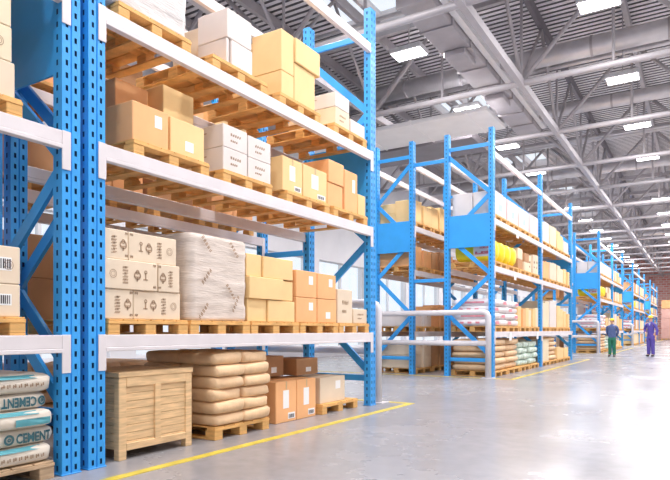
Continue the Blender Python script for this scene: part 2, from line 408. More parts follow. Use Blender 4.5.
def rack(label, xf, xb, ys, panels, zig=1, group='blue pallet racks', detail=True):
    """xf = aisle side (larger x), xb = rear; ys = frame positions; zig: which side the bracing starts"""
    root = thing('pallet_rack', label, 'rack', (xf, ys[0], 0), group)
    y0 = ys[0]; D = xf-xb
    um = cached('up', upright_mesh)
    for i, y in enumerate(ys):
        yy = y-y0
        a = link('upright', um, root, (0, yy, 0))
        b = link('upright', um, root, (-(D-UD), yy, 0))
        def plate():
            m_ = MB(); m_.box(-UD-.012, .008, -.008, UW+.008, 0, .010, .003); return m_.mesh('foot_plate', M['blue'])
        for u in (a, b):
            f = link('foot_plate', cached('foot', plate), u)
        xa, xc = -UD*.6, -(D-UD)-.03
        nodes = [4.78, 3.90, 3.03, 2.18, 1.33, .44]
        for k in range(5):
            s0, s1 = (xc, xa) if (k % 2 == 0) == (zig > 0) else (xa, xc)
            def bm(s0=s0, s1=s1, z0=nodes[k], z1=nodes[k+1]):
                m_ = MB(); m_.bar((s0,UW/2,z0),(s1,UW/2,z1),.035,.088,(0,1,0.001)); 
                return m_.mesh('brace', M['blue'])
            def bm2(s0=s0, s1=s1, z0=nodes[k], z1=nodes[k+1]):
                m_ = MB(); d = Vector((s1-s0,0,z1-z0)).normalized(); nrm = Vector((-d.z,0,d.x))
                p = Vector((s0,UW/2,z0)); q = Vector((s1,UW/2,z1)); vs = []
                for e in (p,q):
                    for i_,j_ in ((-1,-1),(1,-1),(1,1),(-1,1)): vs.append(e+nrm*(.045*i_)+Vector((0,.016*j_,0)))
                m_.add(vs, [(0,1,2,3),(7,6,5,4)]+[(i_,4+i_,4+(i_+1)%4,(i_+1)%4) for i_ in range(4)])
                me = m_.mesh('brace', M['blue']); fixn(me); return me
            link('diagonal_brace', cached(('br', round(s0,3), round(s1,3), k), bm2), root, (0,yy,0))
        for z in (4.93, .36):
            def hb():
                m_ = MB(); m_.box(xc, xa, UW/2-.016, UW/2+.016, -.04, .04, .004); return m_.mesh('horizontal_brace', M['blue'])
            link('horizontal_brace', cached(('hb', round(D,3)), hb), root, (0,yy,z))
        if i in panels:
            def pm():
                m_ = MB(); m_.box(-(D-UD)+.001, -UD-.001, .012, .03, 2.77, 3.47, .004); return m_.mesh('end_panel', M['blue'])
            link('end_panel', cached(('pn', round(D,3)), pm), root, (0,yy,0))
    for i in range(len(ys)-1):
        a = ys[i]+UW-y0; L = ys[i+1]-y0-a
        for z in LV+(TIE,):
            for sgn, x in ((1, 0.0), (-1, -D)):
                def bme(): return beam_mesh(L, True)
                b = link('beam', cached(('bm', round(L,3)), bme), root, (x, a, z), 0)
                if sgn < 0: b.scale = (-1,1,1)
                if z < 4.5:
                    def cm(): return conn_mesh()
                    c1 = link('beam_connector', cached('cn', cm), b, (0,0,0))
                    c2 = link('beam_connector', cached('cn', cm), b, (0,L,0)); c2.scale = (1,-1,1)
    return root
XF, XB, RF, RB = -3.72, -4.80, -5.54, -6.55
rack('blue and white pallet rack at the left edge, holding the cement sacks', XF, XB, [-1.80, 2.48], [1], 1)
rack('nearest full blue and white pallet rack, with the pine crate beneath', XF, XB, [2.685, 6.924], [1], 1)
rack('blue rack row standing directly behind the nearest rack', RF, RB, [-1.80, 2.685, 6.924], [2], -1)
nm = ['second','third','fourth','fifth']
for i, y in enumerate(BLK):
    fr = [y, y+4.40, y+8.80]
    rack('front blue rack of the %s block along the aisle' % nm[i], XF, XB, fr, [0,2], 1)
    rack('rear blue rack of the %s block, behind the aisle rack' % nm[i], RF, RB, fr, [0,2], -1)
# ties between back-to-back rows
def tie(y, z, who):
    mb = MB(); mb.box(RF-.0, XB+.0, UW/2-.02, UW/2+.02, -.04, .04, .004)
    o = mb.build('row_spacer', M['blue'], None, (0,y,z))
    tag(o, 'blue spacer joining rack rows at %s' % who, 'spacer', 'blue spacers between rack rows')
for y, who in ((6.924,'far end of the nearest rack'), (BLK[0],'near end of the second block'), (BLK[1],'near end of the third block'), (BLK[2],'near end of the fourth block')):
    tie(y, 4.72, who+', high up'); tie(y, 2.10, who+', at middle height')

# ------------------------------------------------------------------ guard rails
def guard(y, x0, x1, label):
    t = thing('guard_rail', label, 'guard rail', (x0, y, 0), 'white end guard rails')
    r = .062; w = x0-x1; zt = 1.37; zl = .72
    b = MB(); c = .10
    pts = [(0,0,0),(0,0,zt-c),(-c*.3,0,zt-c*.3),(-c,0,zt),(-w+c,0,zt),(-w+c*.3,0,zt-c*.3),(-w,0,zt-c),(-w,0,0)]
    b.tube(pts, r, 14); o = b.build('hoop', M['guard'], t, smooth=True)
    b = MB(); b.tube([(0,0,zl),(-w,0,zl)], r*.92, 14); b.build('lower_rail', M['guard'], t, smooth=True)
    for x in (0, -w):
        b = MB(); b.box(x-.13, x+.13, -.11, .11, 0, .014, .004); b.build('base_plate', M['guard'], t)
guard(7.27, -3.80, -6.5, 'white tubular guard rail at the end of the nearest rack')
for i, y in enumerate(BLK):
    guard(y-.2, -3.76, -6.6, 'white tubular guard rail at the end of the %s rack block' % nm[i])

# ------------------------------------------------------------------ pallets
PH = .118
def pallet_meshes(w, d):
    """front faces +x at x=0, runs y 0..w, depth d to -x"""
    m_ = MB(); n = max(5, int(w/.13)); bw = w/n
    for i in range(n): m_.box(-d, 0, i*bw+.006, (i+1)*bw-.006, PH-.012, PH, .002)
    for x in (.004, -d/2+.05, -d+.10): m_.box(x-.104, x, 0, w, PH-.036, PH-.0125, .002)
    deckm = m_.mesh('deck', M['wood'])
    b_ = MB(); b_.box(-.12, 0, 0, .105, .016, PH-.0365, .004); blk = b_.mesh('block', M['wood'])
    c_ = MB(); c_.box(-d, 0, 0, .105, 0, .0155, .003); brd = c_.mesh('base_board', M['wood'])
    return deckm, blk, brd
def whole_pallet(w, d):
    m_ = MB(); n = 5; bw = w/n
    for i in range(n): m_.box(-d, 0, i*bw+.008, (i+1)*bw-.008, PH-.03, PH)
    for y in (0, (w-.105)/2, w-.105):
        m_.box(-d, 0, y, y+.105, 0, .0155)
        for x in (0, -d/2+.06, -d+.12): m_.box(x-.12, x, y, y+.105, .0155, PH-.03)
    return m_.mesh('wooden_pallet', M['wood'])
def worn(me):
    m2 = me.copy(); m2.materials[0] = M['wood_old']; return m2
def pallet(x, y0, y1, z, label, d=1.02, detail=True, old=False):
    w = round(y1-y0, 2)
    if not detail:
        o = link('wooden_pallet', cached(('wp', w, d), lambda: whole_pallet(w, d)), None, (x,y0,z))
        return tag(o, label, 'pallet', 'wooden pallets in the racks')
    dk, blk, brd = cached(('pm', w, d), lambda: pallet_meshes(w, d))
    if old: dk, blk, brd = cached(('pmo', w, d), lambda: tuple(worn(q) for q in (dk, blk, brd)))
    t = thing('wooden_pallet', label, 'pallet', (x,y0,z), 'wooden pallets in the racks')
    link('deck', dk, t)
    for y in (0, (w-.105)/2, w-.105):
        b = link('base_board', brd, t, (0,y,0))
        for xx in (0, -d/2+.06, -d+.12): link('block', blk, t, (xx,y,0))
    return t

# ------------------------------------------------------------------ cartons
def rect_strokes(mb, y0, y1, z0, z1, vertical=False, n=6, rnd=None):
    """irregular pseudo lettering (unreadable strokes) inside a rectangle on the +x face"""
    r = rnd or random
    L = (z1-z0) if vertical else (y1-y0)
    for i in range(n):
        a = i/n*L; w = L/n*.62
        for q in range(2):
            o = r.random()*.35; h0, h1 = (o, 1) if q else (0, .6+r.random()*.4)
            aa = a+q*w*.55; ww = w*.35
            if vertical: mb.box(0, .0025, y0+(y1-y0)*h0, y0+(y1-y0)*h1, z0+aa, z0+aa+ww)
            else: mb.box(0, .0025, y0+aa, y0+aa+ww, z0+(z1-z0)*h0, z0+(z1-z0)*h1)
        if i % 2:
            if vertical: mb.box(0, .0025, y0+(y1-y0)*.42, y0+(y1-y0)*.6, z0+a, z0+a+w)
            else: mb.box(0, .0025, y0+a, y0+a+w, z0+(z1-z0)*.42, z0+(z1-z0)*.6)
def ring(mb, cy, cz, r0, r1, n=20):
    vs = []; fs = []
    for k in range(n):
        t = 2*math.pi*k/n; vs += [(.0025, cy+r0*math.cos(t), cz+r0*math.sin(t)), (.0025, cy+r1*math.cos(t), cz+r1*math.sin(t))]
    for k in range(n): j = (k+1) % n; fs.append((2*k,2*k+1,2*j+1,2*j))
    mb.add(vs, fs)
def carton(x, y0, y1, z0, z1, m, label, d=.95, deco=(), group=None, detail=True, name='carton', cat='box'):
    """front face on plane x (facing +x); deco: 'tape','label','label2','print','printflip','bar','cyan','handle','word'"""
    g = .0035 if detail else .004
    w = round(y1-y0-2*g, 3); h = round(z1-z0-.002, 3)
    def body():
        m_ = MB(); m_.box(-d, 0, 0, w, 0, h, .006 if detail else 0); return m_.mesh('carton', M[m])
    me = cached(('ct', w, h, d, m, detail), body)
    o = link(name, me, None, (x, y0+g, z0+.001))
    tag(o, label, cat, group)
    if not detail: return o
    rnd = random.Random(hash((round(y0,2), round(z0,2))) & 0xffff)
    if 'tape' in deco or 'label' in deco or 'label2' in deco or 'word' in deco:
        m_ = MB(); m_.box(-.0, .0016, w*.47, w*.53, h*.80, h-.004); m_.box(-d, 0, w*.47, w*.53, h, h+.0015)
        m_.build('tape', M['tape'], o)
        m_ = MB(); m_.box(-d*.98, -d*.02, w*.497, w*.503, h, h+.0018); m_.build('flap_seam', M['ink'], o)
    if 'label' in deco:
        m_ = MB(); m_.box(0, .002, w*.34, w*.62, h*.34, h*.78); m_.build('shipping_label', M['paper'], o)
    if 'label2' in deco:
        m_ = MB(); m_.box(0, .002, w*.58, w*.92, h*.07, h*.22); q = m_.build('address_label', M['paper'], o)
        m_ = MB()
        for k in range(7): m_.box(.002, .0035, w*(.61+k*.04), w*(.61+k*.04+.018+.008*(k%2)), h*.09, h*.18)
        m_.build('barcode', M['dark_ink'], q)
    if 'sidelabel' in deco:
        m_ = MB(); m_.box(0, .002, w*.60, w*.80, h*.50, h*.82); m_.build('shipping_label', M['paper'], o)
    if 'lowlabel' in deco:
        m_ = MB(); m_.box(0, .002, w*.42, w*.66, h*.18, h*.46); m_.build('shipping_label', M['paper'], o)
    if 'print' in deco or 'printflip' in deco:
        m_ = MB(); fl = (lambda a: 1-a) if 'printflip' in deco else (lambda a: a)
        u = h*.9; big = w > h*1.2
        spots = [(.62 if big else .55, 'word'), (.40 if big else .2, 'emb')] + ([(.24,'emb2'), (.84,'ring')] if big else [])
        for f_, kind in spots:
            c = fl(f_)*w
            if kind == 'word': rect_strokes(m_, c-.025, c+.025, h*.2, h*.82, True, 6, rnd)
            if kind == 'emb':
                ring(m_, c, h*.5, .022, .034); ring(m_, c, h*.62, .010, .018); m_.box(0,.0025,c-.03,c+.03,h*.44,h*.47); m_.box(0,.0025,c-.006,c+.006,h*.30,h*.44)
            if kind == 'emb2':
                m_.box(0,.0025,c-.02,c+.02,h*.36,h*.40); m_.box(0,.0025,c-.005,c+.005,h*.36,h*.62); ring(m_, c, h*.64, .008, .016)
            if kind == 'ring': ring(m_, c, h*.5, .028, .032); ring(m_, c, h*.5, .016, .019)
        m_.build('printing', M['ink'], o)
        m_ = MB()
        for a, b in ((.06,.86),(.06,.10)): rect_strokes(m_, w*fl(a)-.016, w*fl(a)+.016, h*b, h*b+.02, False, 3, rnd)
        m_.build('corner_mark', M['ink'], o)
    if 'scribble' in deco:
        m_ = MB(); rect_strokes(m_, w*.30, w*.75, h*.55, h*.68, False, 5, rnd); rect_strokes(m_, w*.30, w*.6, h*.30, h*.40, False, 4, rnd)
        m_.build('printing', M['ink'], o)
    if 'bar' in deco:
        m_ = MB(); m_.box(0, .002, w*.50, w*.88, h*.35, h*.70); q = m_.build('barcode_label', M['paper'], o)
        m_ = MB(); yy = w*.54
        for k in range(12):
            ww = w*(.008+.012*rnd.random()); m_.box(.002, .0035, yy, yy+ww, h*.40, h*.66); yy += w*.028
        m_.build('barcode', M['dark_ink'], q)
    if 'cyan' in deco:
        m_ = MB(); m_.box(0, .002, w*.40, w*.66, h*.25, h*.55); m_.build('printing', M['cyan_ink'], o)
    if 'handle' in deco:
        m_ = MB(); m_.box(-d*.62, -d*.38, -.0015, .001, h*.66, h*.70); m_.build('hand_hole', M['ink'], o)
    return o
def wrapped(x, y0, y1, z0, z1, m, label, d=.95, marks=True, group='stretch wrapped stacks'):
    w = y1-y0; h = z1-z0
    m_ = MB(); nu, nv = 20, 40
    def P(px, py, pz):
        q = noise.noise(Vector((px*3+x, py*3+y0, pz*26)))*.006 + noise.noise(Vector((px*2, py*2+y0, pz*7)))*.010
        cx, cy = -d/2, w/2; nx = (px-cx)/(d/2); ny = (py-cy)/(w/2)
        return (px+nx*q, py+ny*q, pz)
    per = []
    for k in range(nu): per.append((0, w*k/nu))
    for k in range(nu): per.append((-d*k/nu, w))
    for k in range(nu): per.append((-d, w-w*k/nu))
    for k in range(nu): per.append((-d+d*k/nu, 0))
    # soften corners
    vs = []; N = len(per)
    for j in range(nv+1):
        z = h*j/nv
        ins = .012 if j in (0, nv) else 0
        for px, py in per:
            c = .02*(max(0, abs(py-w/2)/(w/2)-.93)/.07)*(max(0, abs(px+d/2)/(d/2)-.93)/.07)
            qx = px+(c+ins)*(1 if px < -d/2 else -1); qy = py+(c+ins)*(1 if py < w/2 else -1)
            vs.append(P(qx, qy, z))
    fs = [(j*N+k, j*N+(k+1)%N, (j+1)*N+(k+1)%N, (j+1)*N+k) for j in range(nv) for k in range(N)]
    fs.append(tuple(range(nv*N, nv*N+N))); fs.append(tuple(range(N))[::-1])
    m_.add(vs, fs)
    o = m_.build('wrapped_stack', M[m], None, (x,y0,z0), True)
    tag(o, label, 'wrapped pallet load', group)
    if marks:
        m_ = MB(); rnd = random.Random(3)
        for (cy, cz, ang) in ((.25,.88,-50),(.72,.86,-50),(.25,.52,50),(.75,.22,60),(.2,.12,50),(.66,.35,-50)):
            t_ = MB(); rect_strokes(t_, -.09, .09, -.018, .018, False, 5, rnd); a = math.radians(ang)
            m_.add([(px+.022, cy*w+py*math.cos(a)-pz*math.sin(a), cz*h+py*math.sin(a)+pz*math.cos(a)) for px,py,pz in t_.v], t_.f)
        m_.build('printing', M['ink'], o)
    return o

# ------------------------------------------------------------------ sacks
def sack_surf(a, b, c, y, z, e1=.42, e2=.26):
    q = (1-abs(z/c)**(2/e1))
    if q <= 0: return 0
    q = q**(e1/e2)-abs(y/b)**(2/e2)
    return a*max(0, q)**(e2/2)
def sack_mesh(a, b, c, m, seed=0, nu=32, nv=12, wr=.018, e1=.42, e2=.26):
    m_ = MB()
    sp = lambda v, e: math.copysign(abs(v)**e, v)
    vs = []
    for j in range(1, nv):
        ph = -math.pi/2+math.pi*j/nv
        for k in range(nu):
            th = 2*math.pi*k/nu
            x = a*sp(math.cos(ph), e1)*sp(math.cos(th), e2); y = b*sp(math.cos(ph), e1)*sp(math.sin(th), e2); z = c*sp(math.sin(ph), e1)
            q = noise.noise(Vector((x*5+seed*3.1, y*5, z*9+seed)))*wr + noise.noise(Vector((x*14, y*14+seed, z*14)))*wr*.6
            l = math.sqrt(x*x+y*y)+1e-6
            edge = max(abs(x)/a, abs(y)/b)
            vs.append((x+x/l*q, y+y/l*q, z*(1-.12*max(0, edge-.8)/.2)+q*.5))
    N = nu; R = nv-1
    fs = [(j*N+k, j*N+(k+1)%N, (j+1)*N+(k+1)%N, (j+1)*N+k) for j in range(R-1) for k in range(N)]
    vs.append((0,0,-c)); vs.append((0,0,c))
    for k in range(N): fs.append((R*N, (k+1)%N, k)); fs.append((R*N+1, (R-1)*N+k, (R-1)*N+(k+1)%N))
    m_.add(vs, fs)
    return m_.mesh('sack', M[m], True)
def sack(cx, cy, z0, a, b, c, m, label, seed=0, group=None, rz=0, low=False):
    me = cached(('sk', round(a,3), round(b,3), round(c,3), m, seed % 4, low), lambda: sack_mesh(a, b, c, m, seed % 4, 16 if low else 32, 8 if low else 12, (.010 if low else .018)))
    o = link('sack', me, None, (cx, cy, z0+c*.93), rz)
    return tag(o, label, 'sack', group)

# text on a sack's front
def text_mesh(txt, size, bold=.0):
    cu = bpy.data.curves.new('t', 'FONT'); cu.body = txt; cu.size = size; cu.offset = bold; cu.resolution_u = 2
    ob = bpy.data.objects.new('t', cu); COL.objects.link(ob)
    dg = bpy.context.evaluated_depsgraph_get(); dg.update()
    me = bpy.data.meshes.new_from_object(ob.evaluated_get(dg))
    bpy.data.objects.remove(ob); return me
def front_print(parent, flat, a, b, c, m, name, flip=False, off=.007):
    """flat: list of verts (y,z) in sack coordinates + faces; wrapped onto the sack front"""
    vs, fs = flat; import bmesh
    me = bpy.data.meshes.new(name); me.from_pydata([(0,y,z) for y,z in vs], [], fs)
    bm = bmesh.new(); bm.from_mesh(me)
    bmesh.ops.triangulate(bm, faces=bm.faces)
    for _ in range(2): bmesh.ops.subdivide_edges(bm, edges=[e for e in bm.edges if e.calc_length() > .03], cuts=1)
    for v in bm.verts:
        y, z = v.co.y, v.co.z
        v.co = Vector(((sack_surf(a, b, c, y, z)+off)*S, y*S, z*S))
    bm.to_mesh(me); bm.free(); me.materials.append(M[m]); me.update()
    o = bpy.data.objects.new(name, me); COL.objects.link(o); o.parent = parent; return o
def word_flat(txt, y0, y1, z0, z1, rot=False, mirror=False):
    me = text_mesh(txt, 1.0, .035)
    xs = [v.co.x for v in me.vertices]; ys = [v.co.y for v in me.vertices]
    ax, bx, ay, by = min(xs), max(xs), min(ys), max(ys)
    out = []
    for v in me.vertices:
        s_ = (v.co.x-ax)/(bx-ax); t_ = (v.co.y-ay)/(by-ay)
        if rot: s_, t_ = 1-s_, 1-t_
        out.append((y0+(y1-y0)*s_, z0+(z1-z0)*t_))
    return out, [tuple(p.vertices) for p in me.polygons]
def rect_flat(y0, y1, z0, z1): return [(y0,z0),(y1,z0),(y1,z1),(y0,z1)], [(0,1,2,3)]

# ================================================================== loads of the left edge rack (floor, first, second shelf)
XC = -3.76
pallet(-3.73, 1.55, 2.43, 0, 'worn wooden pallet on the floor under the cement sacks', 1.0, True, True)
pos = [('lowest', 2.45, 0), ('second from bottom', 2.47, 1), ('middle', 2.455, 2), ('second from top', 2.43, 3), ('topmost', 2.455, 4)]
for nme, yr, k in pos:
    a, b, c = .36, .30, .066
    z0 = PH+k*.117
    o = sack(-3.77-a+[.04,.0,.05,.0,.03][k], yr-b, z0, a, b, c, 'cement', '%s cement sack in the pile at the left edge of the photo' % nme, k, 'cement sacks at the left edge')
    if k == 1: # CEMENT with ring logo
        front_print(o, word_flat('CEMENT', .015, .262, -.036, .030), a, b, c, 'darkteal_ink', 'lettering')
        lg = MB(); ring(lg, 0, 0, .020, .034, 20); ring(lg, 0, 0, .004, .012, 12)
        front_print(o, ([(y-.03, z-.002) for x,y,z in lg.v], lg.f), a, b, c, 'darkteal_ink', 'ring_mark')
    if k == 3:
        front_print(o, word_flat('CEMENT', -.04, .195, -.034, .032, rot=True), a, b, c, 'darkteal_ink', 'lettering')
        lg = MB(); ring(lg, 0, 0, .018, .032, 20); ring(lg, 0, 0, .004, .012, 12)
        front_print(o, ([(y+.236, z) for x,y,z in lg.v], lg.f), a, b, c, 'darkteal_ink', 'ring_mark')
    if k == 2: front_print(o, rect_flat(.0, .24, -.036, .010), a, b, c, 'teal_ink', 'printed_band')
    if k in (0, 2, 4):
        m_ = MB(); m_.box(-a*.75, a*.85, -b*.9, b*.55, c*.90, c*.93)
        lgm = front_print(o, rect_flat(-.28, .16 if k else .20, .036, .057), a, b, c, 'teal_ink', 'printed_edge')
        r_ = MB(); rect_strokes(r_, -.12, .22, -.02, .006, False, 9, random.Random(k))
        if k != 2: front_print(o, ([(y, z) for x,y,z in r_.v], r_.f), a, b, c, 'ink', 'small_print')
# first shelf
L1 = LV[0]; L2 = LV[1]; L3 = LV[2]
pallet(-3.73, 1.40, 2.235, L1, 'yellow wooden pallet on the left edge rack, first shelf')
y1 = 2.215
carton(XC, 1.72, y1, L1+PH, L1+PH+.21, 'pale', 'lower pale carton with barcode label on left edge rack, first shelf', .5, ('bar','tape'))
carton(XC, 1.72, y1, L1+PH+.21, 1.535, 'pale', 'upper pale carton with barcode label on left edge rack, first shelf', .5, ('bar','print'))
pallet(-3.73, 1.40, 2.215, L2, 'wooden pallet on the left edge rack, second shelf')
carton(XC, 1.60, fy(15.6,XC), L2+PH, fz(15.6,64,XC), 'pale', 'lowest pale carton on the left edge rack, second shelf', .5, ('tape',))
carton(XC, 1.62, fy(12.5,XC), fz(15.6,64,XC), fz(12.5,28,XC), 'cream', 'middle cream carton on the left edge rack, second shelf', .5, ('print',))
carton(XC, 1.62, fy(12.0,XC), fz(12.5,28,XC), fz(12.5,28,XC)+.25, 'cream', 'top cream carton on the left edge rack, second shelf', .5, ('tape',))

for k in range(2):  # second shelf loads out of view, added to shade the end panel
    a = .50-.98*k
    pallet(-3.73, a, a+.85, L2, 'unseen wooden shading pallet on the left edge rack, second shelf, %s pallet from the right' % ord_(k+1))
    carton(XC, a+.02, a+.83, L2+PH, L2+PH+.7, 'pale', 'large unseen pale shading carton on the left edge rack, second shelf, %s from the right' % ord_(k+1), .95, (), 'unseen shading cartons on the left rack')
for k in range(4):  # unseen top shelf loads, added to keep light off the panel
    a = 2.40-.98*(k+1)
    pallet(-3.73, a, a+.92, L3, 'unseen wooden shading pallet on the left edge rack, top shelf, %s from the right' % ord_(k))
    carton(XC, a+.02, a+.9, L3+PH, L3+PH+.7, 'pale', 'large unseen pale shading carton on the left edge rack, top shelf, %s from the right' % ord_(k), .95, (), 'unseen shading cartons on the left rack')
# ================================================================== nearest rack: first shelf
Y = lambda u: fy(u, XC)
NR = 'nearest rack'
for k, (a, b) in enumerate(((2.86,3.66),(3.69,4.48),(4.50,5.30),(5.33,6.12),(6.15,6.90))):
    pallet(-3.73, a, b, L1, 'wooden pallet on first shelf of nearest rack, %s from the left' % ord_(k))
zp = L1+PH
g1 = 'printed pale cartons'
rows3 = [(('bottom'), [(2.84,Y(133.5),'printflip'),(Y(134),Y(181.5),'print')]),
         (('middle'), [(2.83,Y(157),'printflip'),(Y(158),Y(180),'print')]),
         (('top'), [(2.83,Y(129.5),'printflip'),(Y(130),Y(178.5),'print')])]
for j, (nmj, rr) in enumerate(rows3):
    for q, (a, b, dc) in enumerate(rr):
        carton(XC+(.0,.012,-.01)[j]+(0,-.01)[q], a, b, zp+j*.227, zp+(j+1)*.227, 'pale', 'pale carton with brown printing, %s layer %s, first shelf of nearest rack' % (nmj, ('left','right')[q]), .5, (dc,), g1)
wrapped(XC, Y(189.5), Y(247.5), zp, 1.85, 'wrap', 'pale brown stretch wrapped stack with scattered print on first shelf of nearest rack', .95)
g2 = 'plain tan cartons'
for nm_, u0, u1, z0, z1, dx in (('bottom left',249,268,zp,1.31,-.02),('bottom right',268,295,zp,1.305,0),('middle left',248.5,283,1.31,1.53,.012),('middle right',283,294.5,1.31,1.52,-.02),('top left',248.5,264,1.53,1.755,-.03),('top right',264,294,1.53,1.75,-.01)):
    carton(XC+dx, Y(u0), Y(u1), z0, z1, 'tan', 'plain tan carton, %s of third stack, first shelf of nearest rack' % nm_, .8, ('seam',), g2)
for nm_, u0, u1, z0, z1, dc in (('bottom left',296,317,zp,1.36,'sidelabel'),('bottom right',317.5,336.5,zp,1.36,'lowlabel'),('top left',296,317,1.362,1.66,'sidelabel'),('top right',317.5,336,1.362,1.655,'sidelabel')):
    carton(XC, Y(u0), Y(u1), z0, z1, 'orange', 'tan carton with white label, %s of fourth stack, first shelf of nearest rack' % nm_, .8, (dc,), 'labelled tan cartons')
carton(XC, Y(337.5), Y(352.5), zp, 1.50, 'pale', 'taller pale carton on the rightmost pallet, first shelf of nearest rack', .7, ('scribble',))
carton(XC, Y(353.5), 6.9, zp, 1.27, 'pale', 'lower pale carton on the rightmost pallet, first shelf of nearest rack', .5, ('scribble',))
carton(-4.28, 6.35, 6.88, zp, 1.46, 'cream', 'cream carton behind two others, rightmost pallet, first shelf of nearest rack', .45, ())
# second shelf
pl2 = ((3.09,3.92),(4.10,4.83),(5.08,5.93),(6.02,6.86))
for k, (a, b) in enumerate(pl2): pallet(-3.73, a, b, L2, 'wooden pallet on second shelf of nearest rack, %s from the left' % ord_(k))
zp = L2+PH
carton(-3.76, 3.10, Y(169), zp, 2.79, 'orange', 'front left orange-brown carton with white label, second shelf of nearest rack', .42, ('sidelabel',))
carton(-4.22, 3.30, 3.66, zp, 3.14, 'orange', 'tall orange-brown carton behind the front left one, second shelf of nearest rack', .45, ())
carton(-4.08, 3.70, 4.08, zp, 3.19, 'tan', 'tallest tan carton at the back, first stack, second shelf of nearest rack', .55, ())
carton(-3.77, Y(171), Y(205.5), zp, 2.785, 'tan', 'front right tan carton with white label, first stack, second shelf of nearest rack', .29, ('lowlabel',))
for nm_, u0, u1, z0, z1 in (('bottom left',223,247.5,zp,2.70),('bottom right',248,271,zp,2.69),('top left',223,247.5,2.70,2.915),('top right',248,271,2.69,2.90)):
    carton(XC, Y(u0), Y(u1), z0, z1, 'whitebox', 'white carton with small print, %s of the white stack, second shelf of nearest rack' % nm_, .55, ('scribble','handle'), 'white cartons on the second shelf')
carton(XC, Y(282.5), Y(302.5), zp, 2.845, 'tan', 'left tall tan carton with two labels, second shelf of nearest rack', .5, ('label','label2'), 'tall labelled cartons')
carton(XC, Y(303), Y(327), zp, 2.845, 'tan', 'right tall tan carton with two labels, second shelf of nearest rack', .5, ('label','label2'), 'tall labelled cartons')
carton(XC, Y(328.5), Y(344), zp+.28, 3.03, 'orange', 'upper carton of the tallest stack right of labelled ones, second shelf of nearest rack', .75, ())
carton(XC-.01, Y(328), Y(343.5), zp, zp+.278, 'orange', 'lower carton of the tallest stack right of labelled ones, second shelf of nearest rack', .75, ())
carton(XC, Y(344.5), Y(357.5), zp, 2.99, 'orange', 'slim orange-brown carton near the right end, second shelf of nearest rack', .6, ('sidelabel',))
carton(XC, Y(358), 6.86, zp, 2.75, 'tan', 'small tan carton at the right end, second shelf of nearest rack', .5, ())
# third shelf
for k, (a, b) in enumerate(((2.95,3.70),(3.96,4.75),(4.96,5.73),(6.03,6.84))): pallet(-3.73, a, b, L3, 'wooden pallet on top shelf of nearest rack, %s from the left' % ord_(k))
zp = L3+PH
wrapped(XC, 2.90, 3.70, zp, zp+.78, 'greywrap', 'grey stretch wrapped stack on top shelf of nearest rack at left', .95, False)
carton(-3.775, 4.20, 4.56, 3.745, 4.02, 'whitebox', 'highest white carton on top shelf of nearest rack', .38, ())
carton(-3.785, 4.20, 4.245, zp, 3.742, 'whitebox', 'white carton under the left edge of the highest white one, top shelf', .37, ())
carton(-3.765, 4.25, 4.56, zp, 3.735, 'whitebox', 'lower front white carton with label, under the highest white one, top shelf', .38, ('sidelabel',))
carton(-4.168, 4.22, 4.56, zp, 3.94, 'pale', 'pale carton behind the highest white one, top shelf of nearest rack', .35, ())
carton(XC, 5.02, 5.25, zp, 3.737, 'tan', 'bottom left carton of the tan tower, top shelf of nearest rack', .75, ())
carton(XC, 5.255, 5.66, zp, 3.90, 'tan', 'bottom right carton of the tan tower, top shelf of nearest rack', .75, ())
carton(XC, 5.02, 5.25, 3.739, 4.175, 'tan', 'top left tall carton of the tan tower, top shelf of nearest rack', .40, ())
carton(-4.17, 5.02, 5.25, 3.739, 4.12, 'tan', 'back left carton of the tan tower, top shelf of nearest rack', .34, ())
carton(XC+.02, 5.255, 5.74, 3.903, 4.17, 'tan', 'overhanging top right carton of the tan tower, top shelf of nearest rack', .75, ())
carton(XC, 6.10, 6.44, zp, 3.70, 'cream', 'lower cream carton near the right end, top shelf of nearest rack', .70, ('scribble','handle'))
carton(XC, 6.10, 6.44, 3.702, 3.88, 'whitebox', 'upper white carton near the right end, top shelf of nearest rack', .70, ('handle',))
carton(XC, 6.47, 6.84, zp, 3.66, 'whitebox', 'low white carton at the right end, top shelf of nearest rack', .45, ('handle',))
carton(-4.24, 6.47, 6.84, zp, 3.86, 'cream', 'cream carton behind the low white one, right end of top shelf', .45, ())
# floor level
CX, CY0, CY1, CH = -3.77, 2.985, 3.745, .675
t = thing('wooden_crate', 'pine plank crate with feet on the floor under the nearest rack', 'crate', (CX,CY0,0))
w = CY1-CY0; d = .70
b = MB(); b.box(-d+.02, -.02, .02, w-.02, .075, CH-.02); b.build('inner_wall', M['crate_dark'], t)
b = MB(); n = 9
for k in range(n):
    z0 = .08+k*(CH-.125)/n; b.box(-d+.005, -.012, .008, w-.008, z0+.0015, z0+(CH-.125)/n-.0015, .003)
b.build('side_planks', M['crate'], t)
for yy in (0, w-.072):
    for xx in (0, -d+.06): b = MB(); b.box(xx-.06, xx, yy, yy+.072, 0, CH-.039, .004); b.build('corner_post', M['crate'], t)
b = MB(); b.box(-.03, .004, w/2-.03, w/2+.03, .12, CH-.10, .003); b.build('centre_batten', M['crate'], t)
b = MB(); b.box(-.02, .002, .072, w-.072, CH-.115, CH-.039, .003); b.build('top_rail', M['crate'], t)
b = MB(); b.box(-.02, .002, .072, w-.072, .07, .125, .003); b.build('bottom_rail', M['crate'], t)
b = MB()
for k in range(6): b.box(-d-.006+k*(d+.014)/6+.001, -d-.006+(k+1)*(d+.014)/6-.001, -.006, w+.006, CH-.038, CH, .002)
b.build('lid', M['crate'], t)
